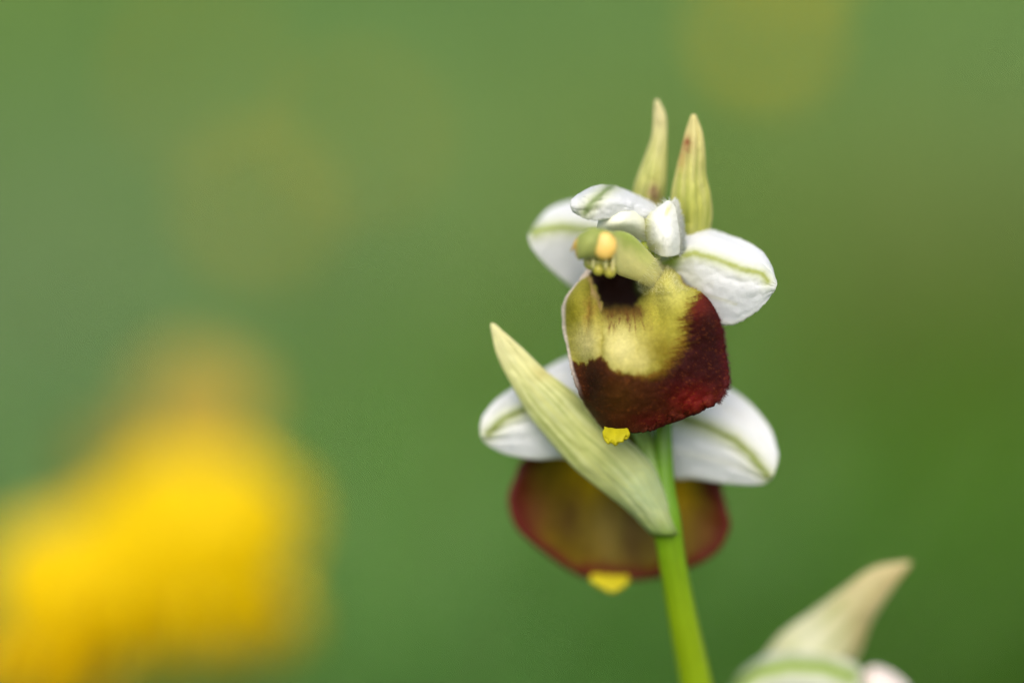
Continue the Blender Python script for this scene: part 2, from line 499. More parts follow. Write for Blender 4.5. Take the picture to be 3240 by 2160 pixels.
def bract_col(base, tip, pale, spots=(), nveins=7, foot=.9):
    def f(X, Y, u, v):
        c = mix(lin(tip), lin(base), sstep(0.02, 0.55, u))
        w = noise(u * 4 + 3, v * 3, 2) * 0.10 + noise(u * 2 + 13, v * 6, 2) * 0.05
        vein = 0.5 + 0.5 * np.cos((v + w) * nveins * 2 * math.pi)
        k = sstep(-.5, .5, noise(u * 5 + 7, v * 7, 2))
        c = mix(c, lin(pale), 0.40 * vein * k)
        c = mix(c, lin((126, 152, 50)), 0.45 * sstep(0.5, 0.0, vein) * sstep(0.08, 0.35, u) * sstep(-.3, .5, noise(u * 6, v * 9, 2)))
        c = mix(c, lin((170, 180, 84)), 0.25 * sstep(.0, .6, noise(u * 7 + 21, v * 4, 3)))
        c = mix(c, lin((118, 150, 24)), .95 * sstep(foot, 1.0, u))
        edge = np.minimum(v, 1 - v)
        c = mix(c, lin(pale), 0.7 * sstep(0.07, 0.0, edge))
        for sx, sy, rx, ry, sc_, sw in spots:
            q = ((X - sx) / rx) ** 2 + ((Y - sy) / ry) ** 2 + 0.7 * noise(X / 7, Y / 7, 3)
            c = mix(c, lin(sc_), sw * np.exp(-np.maximum(q, 0)))
        return c * (1 + 0.07 * noise(X / 30, Y / 30, 3))[..., None]
    return f

bract('bract',
      [(1554, 1023), (1542, 1042), (1558, 1092), (1592, 1161), (1636, 1249), (1686, 1330), (1749, 1405), (1817, 1480), (1886, 1536), (1949, 1586), (2011, 1636), (2064, 1694)],
      [(1556, 1022), (1574, 1027), (1617, 1067), (1680, 1130), (1749, 1192), (1811, 1236), (1874, 1299), (1930, 1349), (1992, 1395), (2055, 1455), (2080, 1511), (2105, 1574), (2134, 1625), (2153, 1694)],
      [3.2, 3.3, 3.6, 3.9, 4.0, 4.1, 4.7], [0.1, .4, .7, .8, .9, 1.0, 1.05],
      bract_col((212, 218, 140), (236, 232, 176), (232, 238, 194), spots=[(1720, 1180, 40, 25, (196, 172, 90), .3), (2060, 1560, 110, 120, (176, 196, 150), .75)]),
      label='pale yellow green bract slanting up across the white sepals')
bract('bract',
      [(2192, 362), (2172, 414), (2157, 469), (2142, 529), (2129, 588), (2123, 640), (2126, 720), (2140, 800), (2160, 860)],
      [(2196, 361), (2211, 389), (2224, 434), (2231, 499), (2234, 559), (2246, 608), (2254, 658), (2247, 720), (2225, 800), (2190, 860)],
      [3.4, 3.2, 3.2, 3.4, 4.2, 5.2], [0.1, .5, .8, .9, .8, .6],
      bract_col((206, 208, 108), (228, 218, 150), (226, 222, 160), spots=[(2178, 458, 13, 26, (150, 78, 40), .9), (2160, 500, 12, 40, (190, 140, 80), .5)], nveins=4), fold=.5,
      label='yellow green pointed bract with a brown spot near its tip')
bract('bract',
      [(2076, 315), (2067, 325), (2070, 360), (2072, 399), (2057, 454), (2032, 519), (2012, 574), (2003, 618), (2005, 690), (2030, 760)],
      [(2079, 315), (2092, 335), (2104, 365), (2107, 409), (2109, 479), (2107, 559), (2104, 608), (2094, 648), (2085, 700), (2075, 760)],
      [5.6, 5.2, 5.0, 5.0, 5.4, 6.0], [0.1, .3, .5, .8, .9, .8],
      bract_col((208, 208, 124), (228, 220, 164), (222, 222, 170), spots=[(2066, 612, 16, 30, (140, 92, 88), .85)], nveins=4), fold=.3,
      label='slender curved bract with a purplish smudge at its base')
bract('bract',
      [(2880, 1776), (2843, 1768), (2780, 1787), (2712, 1829), (2633, 1887), (2554, 1945), (2474, 2003), (2420, 2070), (2350, 2200), (2270, 2440)],
      [(2882, 1780), (2872, 1808), (2842, 1842), (2798, 1897), (2760, 1960), (2738, 2018), (2716, 2070), (2650, 2160), (2500, 2300), (2310, 2470)],
      [12.6, 13, 13.8, 14.6, 15, 14.4, 11.6], [.2, .7, 1.0, 1.1, 1.1, 1.0, 1.0],
      bract_col((214, 216, 172), (206, 190, 136), (226, 224, 186), spots=[(2735, 2040, 50, 110, (184, 162, 104), .6), (2560, 2020, 60, 90, (232, 232, 206), .8)], nveins=3),  # whitish spot paints a highlight on the left face, brown one the shaded right
      label='pale bract with a brown tip over the lowest flower')

# --- sepals and petals
def sepal_col(vein, w=9, green=(150, 172, 78), white=(238, 240, 241), strength=.9, w_end=None, tip=(226, 228, 200), lines=()):
    def f(X, Y, u, v):
        c = np.ones(X.shape + (3,)) * lin(white)
        d, fr = dist_poly(X, Y, vein)
        d = d + 2.5 * noise(X / 10, Y / 10, 2)
        c = mix(c, lin((208, 214, 170)), .8 * np.exp(-(d / (w * 2.6)) ** 2))
        c = mix(c, lin(green), strength * np.exp(-(d / w) ** 2))
        for ln, lc, lw, ls in lines:
            d2, _ = dist_poly(X, Y, ln)
            c = mix(c, lin(lc), ls * np.exp(-(d2 / lw) ** 2))
        edge = np.minimum(np.minimum(v, 1 - v), (1 - u) * 1.2)
        c = mix(c, lin(tip), .45 * sstep(.05, 0, edge))
        st = noise(u * 4, v * 40, 2)
        c *= (1 - 0.05 * sstep(0, .8, st) * sstep(0, .2, u))[..., None]
        return c
    return f

def ovary(name, pts, col0, col1, label):
    rg = [(P(p[:3]), RIGHT * p[3] * PX / 2, np.array([0, 1, 0]) * p[3] * PX / 2) for p in pts]
    def cf(V, u, th):
        c = mix(np.ones(V.shape) * lin(col0), lin(col1), sstep(.5, 1, u))
        return c * (1 + .06 * np.cos(6 * th) + .06 * noise(th * 4, u * 12, 2))[..., None]
    o, _ = tube(name, rg, 24, cf, M_STEM, orchid, BASE, nr=48)
    o['label'] = label
    return o

upper = ovary('flower', [(2100, 1330, 5.2, 40), (2112, 1240, 5.4, 60), (2115, 1120, 5.2, 80), (2105, 1000, 4.8, 92), (2085, 900, 4.2, 95), (2066, 830, 3.2, 85), (2050, 785, 2.3, 62), (2042, 765, 2.0, 30)],
              (150, 176, 60), (158, 172, 44), 'upper orchid flower facing out with a maroon and yellow lip')

v_right = [(2087, 842), (2147, 812), (2197, 802), (2271, 822), (2346, 852), (2410, 867), (2428, 890)]
c_right = np.array([
    [(2075, 790, 4), (2078, 810, 3), (2082, 835, 2.4), (2085, 850, 2.6), (2090, 872, 3.2)],
    [(2145, 731, 4.4), (2146, 768, 2.4), (2147, 812, 1.2), (2150, 860, 1.8), (2155, 915, 3.0)],
    [(2222, 722, 4.0), (2215, 758, 1.9), (2203, 803, 0.5), (2200, 880, 1.1), (2200, 975, 2.6)],
    [(2296, 742, 3.5), (2288, 778, 1.4), (2274, 823, 0.1), (2262, 910, 0.5), (2255, 1018, 1.9)],
    [(2356, 763, 2.9), (2352, 802, 1.1), (2345, 852, -.2), (2335, 930, 0.1), (2318, 1027, 1.3)],
    [(2405, 792, 2.2), (2402, 825, 0.8), (2398, 864, -.1), (2395, 920, 0), (2382, 995, 0.8)],
    [(2437, 838, 1.5), (2435, 858, 0.6), (2430, 888, 0), (2428, 915, 0), (2418, 962, 0.5)],
    [(2450, 888, .9), (2456, 895, 0.4), (2457, 903, 0.1), (2453, 914, 0.2), (2440, 926, 0.4)]])
o, V, N = sheet('sepal', c_right, 90, 60, sepal_col(v_right, w=8, green=(166, 176, 84), lines=[([(2090, 850), (2130, 830)], (140, 170, 50), 22, .8), ([(2130, 880), (2230, 930), (2330, 960)], (222, 222, 186), 5, .5)]), M_WHITE, upper, BASE, rag=3.5, crumple=.10, ridge=.11)
o['label'] = 'white sepal with green midrib spreading from the upper lip shoulder'

v_left = [(1690, 735), (1722, 727), (1774, 720), (1838, 727), (1930, 745), (2030, 800)]
c_left = np.array([
    [(2040, 770, 6), (2040, 785, 5.2), (2040, 800, 4.6), (2040, 820, 4.8), (2040, 840, 5.4)],
    [(1930, 650, 8), (1930, 690, 6.2), (1930, 745, 4.6), (1930, 850, 5), (1930, 960, 6.2)],
    [(1860, 634, 8.2), (1852, 670, 6.4), (1845, 728, 4.8), (1850, 830, 5.2), (1860, 938, 6.3)],
    [(1800, 639, 8), (1787, 675, 6.3), (1775, 721, 4.9), (1780, 800, 5.1), (1808, 908, 6.1)],
    [(1742, 660, 7.4), (1732, 690, 6.1), (1722, 727, 5), (1726, 780, 5.1), (1748, 858, 5.8)],
    [(1701, 703, 6.8), (1697, 720, 6.0), (1693, 738, 5.2), (1694, 766, 5.3), (1703, 812, 5.6)],
    [(1676, 742, 5.9), (1673, 748, 5.7), (1672, 755, 5.5), (1674, 764, 5.4), (1680, 779, 5.5)]])
c_left[:, :, 2] += np.array([3.2, 3.2, 2.2, 1.2, .6, .3, .2])[:, None]
o, V, N = sheet('sepal', c_left, 70, 50, sepal_col(v_left, w=11, green=(156, 174, 76)), M_WHITE, upper, BASE, crumple=.06)
o['label'] = 'white sepal behind the column of the upper flower'

v_dors = [(1938, 590), (1905, 615), (1872, 645), (1852, 672)]
c_dors = np.array([
    [(2079, 656, 3.8), (2078, 662, 2.8), (2074, 676, 2.0), (2062, 700, 1.8)],
    [(2050, 636, 3.6), (2046, 648, 2.2), (2038, 668, 1.0), (2024, 698, 1.0)],
    [(1985, 606, 3.0), (1984, 622, 0.6), (1981, 645, -.8), (1976, 684, -1)],
    [(1934, 589, 2.4), (1932, 606, -.2), (1930, 636, -1.8), (1932, 690, -2)],
    [(1884, 591, 1.8), (1880, 610, -.8), (1878, 643, -2.2), (1888, 697, -2.4)],
    [(1843, 610, 1.2), (1836, 624, -.6), (1836, 648, -1.8), (1848, 690, -2.2)],
    [(1816, 628, .4), (1808, 638, -.6), (1806, 650, -1.2), (1812, 668, -1.5)]])
c_dors[:, 3, 2] = c_dors[:, 2, 2] * .8 + .25
c_dors[:, 2, 2] = c_dors[:, 2, 2] * .8
o, V, N = sheet('sepal', c_dors, 80, 50, sepal_col(v_dors, w=10, green=(128, 150, 88), strength=.85), M_WHITE, upper, BASE, rag=4.0, crumple=.25, ridge=.12)
o['label'] = 'white dorsal sepal curled forward like a hood over the column'

c_lp = np.array([
    [(1898, 690, 2.0), (1945, 672, 1.2), (1990, 670, 1.2), (2036, 690, 2.4)],
    [(1890, 716, 1.0), (1940, 705, -.4), (1992, 704, 0.1), (2042, 722, 2.2)],
    [(1882, 748, 1.4), (1940, 748, .8), (1998, 752, 1.6), (2046, 766, 2.8)]])
c_lp[:, :, 2] -= np.array([1.4, 1.0, .3])[:, None]
c_lp[0, :, 1] -= 8
o, V, N = sheet('petal', c_lp, 40, 50, flat((236, 238, 214), .05), M_PETAL, upper, BASE, crumple=.10)
o['label'] = 'small cream petal tucked under the hooded sepal'

def petal_col(X, Y, u, v):
    c = np.ones(X.shape + (3,)) * lin((240, 242, 234))
    c = mix(c, lin((172, 178, 60)), sstep(805, 765, Y + .0 * X) * sstep(2080, 2040, X) * .8)
    c = mix(c, lin((176, 180, 60)), .85 * np.exp(-((X - 2066) / 24) ** 2 - ((Y - 786) / 26) ** 2))
    c = mix(c, lin((196, 192, 84)), .7 * np.exp(-((X - 2111 + (Y - 668) * .35) / 7) ** 2 - ((Y - 668) / 18) ** 2))
    return c
c_rp = np.array([
    [(2108, 642, .8), (2114, 637, .3), (2120, 636, .3), (2127, 642, .6)],
    [(2070, 667, 1.0), (2092, 664, 0), (2116, 662, -.3), (2139, 663, .5)],
    [(2034, 697, 1.4), (2075, 703, -.3), (2115, 704, -.7), (2148, 708, .7)],
    [(2045, 753, 1.4), (2085, 757, -.6), (2120, 757, -.9), (2154, 755, .9)],
    [(2060, 792, 1.6), (2095, 810, .4), (2125, 811, .3), (2152, 803, 1.2)]])
c_rp[:, 1:3, 2] = c_rp[:, 1:3, 2] * .5 + .1
o, Vp, Np = sheet('petal', c_rp, 60, 50, petal_col, M_PETAL, upper, BASE, crumple=.06)
o['label'] = 'upright downy white petal beside the column'
def surf_hairs(V, N, n, pick, length, width, colour, name, out=0.5, nrm=0.6, droop=(0, 0, 0), spread=.35):
    nu, nv = V.shape[:2]
    pts, dirs = [], []
    cen = V.reshape(-1, 3).mean(0)
    iu, iv = pick(nu, nv, n)
    p = V[iu, iv]; q = N[iu, iv].copy()
    toc = CAM - p
    q *= np.sign((q * toc).sum(1))[:, None]
    r = p - cen; r /= np.linalg.norm(r, axis=1, keepdims=True) + 1e-12
    d = q * nrm + r * out + rng.normal(0, spread, p.shape) + np.array(droop)
    c = np.ones((len(p), 3)) * lin(colour) if np.ndim(colour[0]) == 0 else colour[iu, iv]
    p = p + rng.normal(0, 1.5 * PX, p.shape) + q * .0001
    return hairs(name, p, d, length, width, c, M_HAIR, upper, BASE)
surf_hairs(Vp, Np, 2200, lambda a, b, n: (rng.integers(0, a, n), np.where(rng.random(n) < .85, b - 1 - rng.integers(0, 4, n), rng.integers(0, b, n))),
           .00036, .000032, (236, 240, 230), 'petal_down')

# --- column
cpts = [((2112, 872), (2092, 906), 2.6, .5), ((2092, 848), (2064, 912), 1.6, 1.0), ((2073, 817), (2020, 892), .6, 1.2), ((2038, 779), (1980, 878), -.5, 1.2), ((2002, 745), (1953, 866), -1.6, 1.15), ((1967, 731), (1940, 838), -2.6, 1.1),
        ((1936, 731), (1930, 822), -3.5, 1.0), ((1902, 721), (1885, 816), -4.4, 1.0), ((1866, 723), (1853, 818), -4.7, .95), ((1832, 741), (1832, 823), -4.4, .8), ((1813, 768), (1822, 812), -4.0, .45)]
cpts = [(a, b, d * .75, w * (.62 if k < 6 else .85)) for k, (a, b, d, w) in enumerate(cpts)]
rg = []
for a, b, d, w in cpts:
    A, B = P([*a, d]), P([*b, d])
    rg.append(((A + B) / 2, (A - B) / 2, FWD * w * MM))
def column_col(V, u, th):
    top = np.cos(th)
    c = mix(np.ones(V.shape) * lin((206, 202, 128)), lin((140, 154, 66)), sstep(-.1, .85, top + .3 * noise(u * 9, th * 2, 2)) * sstep(0.05, .4, u))
    c = mix(c, lin((128, 140, 66)), sstep(.52, .60, u) * .9)
    c = mix(c, lin((214, 176, 80)), .8 * sstep(.9, 1, u))
    c = mix(c, lin((92, 66, 52)), .75 * np.exp(-((u - .2) / .13) ** 2 - (np.minimum(th, 6.283 - th) / .22) ** 2))
    return c * (1 + .14 * noise(u * 14, th * 4, 3))[..., None]
col_o, Vc = tube('column', rg, 40, column_col, M_COLUMN, upper, BASE, nr=70)
col_o['label'] = 'green beak-like column leaning out over the dark throat'
Nc = np.cross(np.gradient(Vc, axis=1), np.gradient(Vc, axis=0)); Nc /= np.linalg.norm(Nc, axis=2, keepdims=True) + 1e-12
# hairs at the column's foot
nb = 700
iu = rng.integers(0, 15, nb); iv = rng.integers(0, 40, nb)
p = Vc[iu, iv]; q = Nc[iu, iv]; q *= np.sign(((p - Vc.mean(1)[iu]) * q).sum(1))[:, None]
hairs('column_down', p, q + RIGHT * .5 - UP * .35 + rng.normal(0, .25, p.shape), .00036, .00004, np.ones((nb, 3)) * lin((226, 226, 170)), M_HAIR, upper, BASE)

blob('anther', P([1914, 778, -3.85]), UP * 43 * PX, RIGHT * 38 * PX, FWD * .42 * MM, (218, 184, 96), M_WAX, upper, BASE)
blob('anther', P([1822, 766, -3.1]), (UP * .85 + RIGHT * .45) * 36 * PX, (RIGHT * .8 - UP * .4) * 5 * PX, FWD * .6 * MM, (210, 170, 80), M_WAX, upper, BASE)
blob('stigma', P([1896, 834, -2.2]), UP * 26 * PX, RIGHT * 50 * PX, FWD * .7 * MM, (176, 174, 84), M_WAX, upper, BASE, lump=.12)
for (x0, y0, x1, y1, w, d, cc) in [(1858, 812, 1862, 840, 14, -3.4, (196, 192, 118)), (1877, 808, 1877, 846, 6, -4.2, (206, 200, 136)), (1893, 835, 1894, 868, 19, -3.5, (186, 180, 76)),
                                   (1916, 810, 1917, 850, 6, -4.4, (206, 198, 130)), (1928, 840, 1930, 875, 20, -3.4, (184, 178, 76)), (1939, 810, 1938, 856, 7, -4.2, (204, 196, 128))]:
    d = d * .72
    A, B = P([x0, y0, d]), P([x1, y1, d])
    blob('pollen_stalk', (A + B) / 2, (A - B) * .62, RIGHT * w * PX, FWD * w * PX, cc, M_WAX, upper, BASE, n=10)

# --- lip of the upper flower
c_lip = np.array([
    [(1880, 800, 3.6), (1890, 798, 4.6), (1915, 796, 5.2), (1960, 798, 5.4), (2010, 806, 4.8), (2055, 820, 3.2), (2085, 826, 2.6), (2110, 838, 2.9)],
    [(1863, 852, 3.5), (1880, 850, 5), (1910, 850, 6), (1960, 852, 6.5), (2010, 862, 5.5), (2060, 870, 2.8), (2105, 856, 1.8), (2140, 864, 2.6)],
    [(1820, 908, 3.6), (1850, 903, 2.0), (1878, 903, 3.0), (1950, 905, 5.5), (2010, 905, 4.5), (2062, 912, 1.2), (2115, 903, -.3), (2162, 908, 1.5)],
    [(1791, 948, 3.6), (1830, 946, .9), (1885, 945, 1.6), (1950, 945, 3.8), (2010, 945, 3.2), (2075, 948, .3), (2152, 942, -.8), (2232, 937, 1.4)],
    [(1783, 985, 3.8), (1828, 985, .6), (1893, 985, .4), (1960, 985, 1.6), (2020, 985, 1.4), (2092, 985, -.6), (2182, 983, -1.2), (2263, 983, 1.4)],
    [(1786, 1040, 3.5), (1828, 1040, .6), (1895, 1040, -1.0), (1960, 1040, -.6), (2022, 1040, -.7), (2102, 1040, -1.2), (2195, 1040, -1.0), (2283, 1045, 1.7)],
    [(1797, 1095, 3.0), (1835, 1100, .5), (1900, 1100, -1.6), (1966, 1100, -1.9), (2036, 1100, -1.8), (2112, 1100, -1.5), (2202, 1104, -.6), (2292, 1110, 1.7)],
    [(1809, 1165, 2.6), (1850, 1165, .4), (1910, 1165, -1.7), (1972, 1165, -2.2), (2042, 1165, -2.0), (2122, 1168, -1.4), (2215, 1174, -.4), (2302, 1186, 1.4)],
    [(1832, 1235, 2.5), (1872, 1232, .5), (1925, 1230, -1.2), (1982, 1230, -1.7), (2052, 1232, -1.5), (2132, 1236, -.8), (2216, 1240, -.1), (2293, 1244, .8)],
    [(1868, 1295, 2.5), (1895, 1293, 1.0), (1935, 1290, -.2), (1985, 1290, -.7), (2047, 1292, -.6), (2112, 1292, -.2), (2178, 1291, 0), (2238, 1289, .3)],
    [(1912, 1354, 2.2), (1930, 1358, 1.5), (1950, 1362, 1.0), (1975, 1365, .8), (2000, 1367, .6), (2022, 1366, .5), (2044, 1361, .5), (2066, 1353, .6)]])

c_lip[2:9, 0, 2] -= 1.3
c_lip[1:4, :, 2] = np.minimum(c_lip[1:4, :, 2], 5.4)
LIP_BROWN = (66, 32, 12)
def lip_pattern(X, Y, u, v):
    # outline of the maroon field wavers with fine tufts of colour
    wx = X + 7 * noise(X / 14, Y / 14, 3) + 5 * noise(X / 4.5 + 9, Y / 7, 2)
    wy = Y + 9 * noise(X / 9 + 50, Y / 16, 3) + 5 * noise(X / 4 + 3, Y / 8 + 7, 2)
    yel = np.ones(X.shape + (3,)) * lin((168, 162, 56))
    yel = mix(yel, lin((196, 188, 104)), np.exp(-((wx - 1960) / 90) ** 2 - ((wy - 1090) / 75) ** 2))     # pale centre
    yel = mix(yel, lin((194, 186, 100)), .8 * np.exp(-((wx - 1850) / 42) ** 2 - ((wy - 1080) / 48) ** 2))
    yel = mix(yel, lin((132, 126, 20)), .8 * np.exp(-((wx - 1815) / 34) ** 2 - ((wy - 990) / 50) ** 2))  # left shoulder
    yel = mix(yel, lin((124, 110, 18)), .9 * np.exp(-((wx - 2095) / 55) ** 2 - ((wy - 1110) / 55) ** 2))  # olive patch
    yel = mix(yel, lin((220, 212, 138)), .9 * np.exp(-((wx - 1966) / 46) ** 2 - ((wy - 1105) / 62) ** 2))
    yel = mix(yel, lin((214, 204, 124)), .7 * np.exp(-((wx - 2020) / 34) ** 2 - ((wy - 1150) / 36) ** 2))
    yel = mix(yel, lin((218, 208, 132)), .9 * np.exp(-((wx - 1866) / 34) ** 2 - ((wy - 1088) / 46) ** 2))
    yel = mix(yel, lin((212, 208, 112)), .85 * np.exp(-((wx - 2125) / 60) ** 2 - ((wy - 915) / 55) ** 2))
    yel = mix(yel, lin((150, 142, 40)), .7 * np.exp(-((wx - 1908) / 9) ** 2 - ((wy - 1090) / 50) ** 2))
    yel = yel * .74
    # maroon field: everything under and right of a curve
    bx = np.array([1780, 1810, 1840, 1862, 1890, 1905, 1930, 1960, 2000, 2040, 2080, 2110, 2135, 2320])
    by = np.array([1122, 1138, 1152, 1150, 1132, 1124, 1165, 1178, 1186, 1192, 1182, 1174, 1172, 1172])
    edge = np.interp(wx, bx, by)
    soft = np.interp(wx, [1780, 2000, 2100, 2150, 2320], [9, 12, 38, 40, 26])
    m = sstep(-1, 1, (wy - edge) / soft)
    xc = np.interp(wy, [900, 930, 980, 1010, 1050, 1090, 1120, 1160, 1200], [2240, 2206, 2174, 2164, 2164, 2154, 2136, 2108, 2060])
    fur = 22 * noise((X * .25 + Y) / 3.2, (X - .25 * Y) / 26, 2)               # tufts running outwards
    side = sstep(-1, 1, (wx - xc + fur) / np.interp(wy, [920, 1000, 1100, 1200], [20, 26, 52, 60])) * sstep(905, 945, wy)
    m = np.maximum(m, side)
    red = np.ones(X.shape + (3,)) * lin(LIP_BROWN)
    red = mix(red, lin((38, 16, 10)), .9 * np.exp(-((wx - 1885) / 32) ** 2 - ((wy - 1215) / 70) ** 2))
    red = mix(red, lin((80, 48, 14)), .7 * np.exp(-((wx - 1960) / 50) ** 2 - ((wy - 1250) / 60) ** 2))
    red = mix(red, lin((46, 11, 9)), sstep(2020, 2130, wx) * sstep(1330, 1200, wy))
    red = mix(red, lin((96, 12, 10)), .95 * np.exp(-((wx - 2190) / 75) ** 2 - ((wy - 1265) / 50) ** 2))
    red = mix(red, lin((98, 26, 16)), .85 * np.exp(-((wx - 2205) / 40) ** 2 - ((wy - 965) / 42) ** 2))
    red = mix(red, lin((78, 10, 12)), .8 * np.exp(-((wx - 2070) / 80) ** 2 - ((wy - 1325) / 30) ** 2))
    red = mix(red, lin((66, 13, 15)), .8 * sstep(.93, 1.0, v))
    fl = noise((X * .3 + Y) / 3.0, (X - .3 * Y) / 9.0, 2)
    red = mix(red, lin((140, 74, 26)), .38 * sstep(.2, .9, fl))
    c = mix(yel, lin((104, 76, 14)), sstep(0, .55, m))
    c = mix(c, red, sstep(.35, 1, m))
    # brown veining under the throat
    vn = noise((X - .12 * (Y - 1000)) / 13 + 3, Y / 70, 2) + .5 * noise(X / 5, Y / 14, 2)
    vb = sstep(-.1, .7, vn) * np.exp(-((Y - 1022) / 42) ** 2) * sstep(1885, 1915, wx) * sstep(2075, 2035, wx)
    c = mix(c, lin((96, 60, 32)), .85 * vb)
    for ln in ([(1985, 980), (1990, 1055)], [(2004, 980), (2014, 1070)], [(2026, 975), (2040, 1050)], [(1938, 985), (1926, 1045)], [(1960, 985), (1958, 1030)]):
        dl, fr = dist_poly(X + 5 * noise(X / 12, Y / 12, 2), Y, ln)
        c = mix(c, lin((100, 62, 34)), .75 * np.exp(-(dl / (6 - 3 * fr)) ** 2) * sstep(-.6, .2, noise(X / 4, Y / 9, 2)))
    c = mix(c, lin((126, 88, 34)), .7 * np.exp(-((wx - 1868) / 17) ** 2 - ((wy - 985) / 55) ** 2))
    spk = sstep(.35, .8, noise(X / 3, Y / 3, 2)) * np.exp(-((X - 2070) / 60) ** 2 - ((Y - 985) / 70) ** 2)
    c = mix(c, lin((112, 84, 28)), .7 * spk)
    # nearly black throat
    lx = np.interp(wy, [840, 860, 915, 975], [1852, 1860, 1876, 1900]); rx = np.interp(wy, [840, 885, 940, 975], [2040, 2046, 2040, 2016])
    th = sstep(-4, 8, wx - lx) * sstep(-12, 14, rx - wx) * sstep(-16, 18, 984 - wy)
    c = mix(c, lin((92, 62, 24)), np.exp(-(np.maximum(wy - 990, 0) / 34) ** 2) * sstep(1885, 1915, wx) * sstep(2070, 2015, wx) * .85 * sstep(960, 985, wy))
    c = mix(c, lin((30, 14, 8)), th)
    c = mix(c, lin((66, 82, 22)), .7 * np.exp(-((X - 2026) / 12) ** 2 - ((Y - 905) / 26) ** 2))
    c = mix(c, lin((176, 146, 96)), .8 * np.exp(-((X - lx + 5) / 6) ** 2) * sstep(870, 890, Y) * sstep(1000, 970, Y))
    # pale thin rim on the left
    c = mix(c, lin((214, 200, 186)), .9 * sstep(.06, .02, v) * sstep(1270, 1130, Y))
    c = mix(c, lin((150, 110, 110)), .6 * sstep(.03, .0, v) * sstep(1200, 1290, Y))
    return c
def lip_relief(X, Y):
    g = lambda x, y, rx, ry, a: a * np.exp(-((X - x) / rx) ** 2 - ((Y - y) / ry) ** 2)
    r = g(1908, 1085, 13, 60, .3) + g(2010, 1060, 16, 70, .35)          # grooves between the pale swellings
    r = r + g(1882, 940, 11, 70, -.7)                                      # pillar beside the throat
    r = r + g(2085, 985, 24, 60, .5) + g(2130, 880, 36, 30, -.5)           # valley and shoulder hump
    r = r + g(1862, 1010, 16, 50, .15)
    e = sstep(60, 0, np.hypot(np.maximum(X - 2120, 0) * .0, Y - np.interp(X, [2060, 2140, 2240, 2300], [1354, 1317, 1289, 1225])))
    r = r + .16 * e * np.sin(X / 9.0 + 2 * noise(X / 30, Y / 30, 2)) * sstep(2070, 2110, X)
    return r
lip, Vl, Nl = sheet('lip', c_lip, 190, 190, lip_pattern, M_LIP, upper, BASE, thick=.0004, rag=8.0, crumple=.10, relief=lip_relief)
lip['label'] = 'velvety broad lip, yellow above and maroon below with a black throat'
Gl = cr(cr(c_lip, 190, 0), 190, 1)
Cl = lip_pattern(Gl[..., 0], Gl[..., 1], np.linspace(0, 1, 190)[:, None] * np.ones((1, 190)), np.linspace(0, 1, 190)[None] * np.ones((190, 1)))
Chair = np.clip(Cl * 1.6 + .02, 0, 1)
surf_hairs(Vl, Nl, 9000, lambda a, b, n: (rng.integers(55, a - 2, n), rng.integers(4, b - 2, n)), .00016, .000022, Chair, 'lip_down', out=.5, nrm=.5, spread=.3)
Cedge = mix(Chair, lin((170, 110, 110)), np.ones(Chair.shape[:2]) * .35)
surf_hairs(Vl, Nl, 1400, lambda a, b, n: (rng.integers(25, a - 25, n), b - 1 - rng.integers(0, 2, n)), .00026, .00004, Cedge, 'rim_down', out=1.0, nrm=.1, spread=.25)
surf_hairs(Vl, Nl, 1600, lambda a, b, n: (rng.integers(4, 50, n), rng.integers(118, 178, n)), .00036, .000036, (224, 222, 160), 'shoulder_down', out=.3, nrm=.6, spread=.3)

tx = np.array([1912, 1923, 1935, 1948, 1961, 1974, 1987], float)
c_app = -np.array([0, 0, 1.2]) + np.array([[(x, y, 1.6 - .1 * k) for k, (x, y) in enumerate(zip(tx, [1350, 1354, 1356, 1358, 1358, 1358, 1356]))],
                  [(x, y, 1.2 - .1 * k) for k, (x, y) in enumerate(zip(1948 + (tx - 1948) * 1.15, [1372, 1374, 1372, 1374, 1374, 1373, 1370]))],
                  [(x, y, .8 - .06 * k) for k, (x, y) in enumerate(zip(1947 + (tx - 1948) * 1.0, [1384, 1390, 1386, 1391, 1388, 1388, 1380]))],
                  [(x, y, .5) for k, (x, y) in enumerate(zip(1946 + (tx - 1948) * .72, [1388, 1402, 1394, 1409, 1400, 1398, 1384]))]])
o, _, _ = sheet('lip_tip', c_app, 30, 30, flat((188, 180, 30), .18, 12), M_YELLOW, upper, BASE, thick=.0003, rag=1, crumple=.12)
o['label'] = 'small yellow toothed tip under the upper lip'

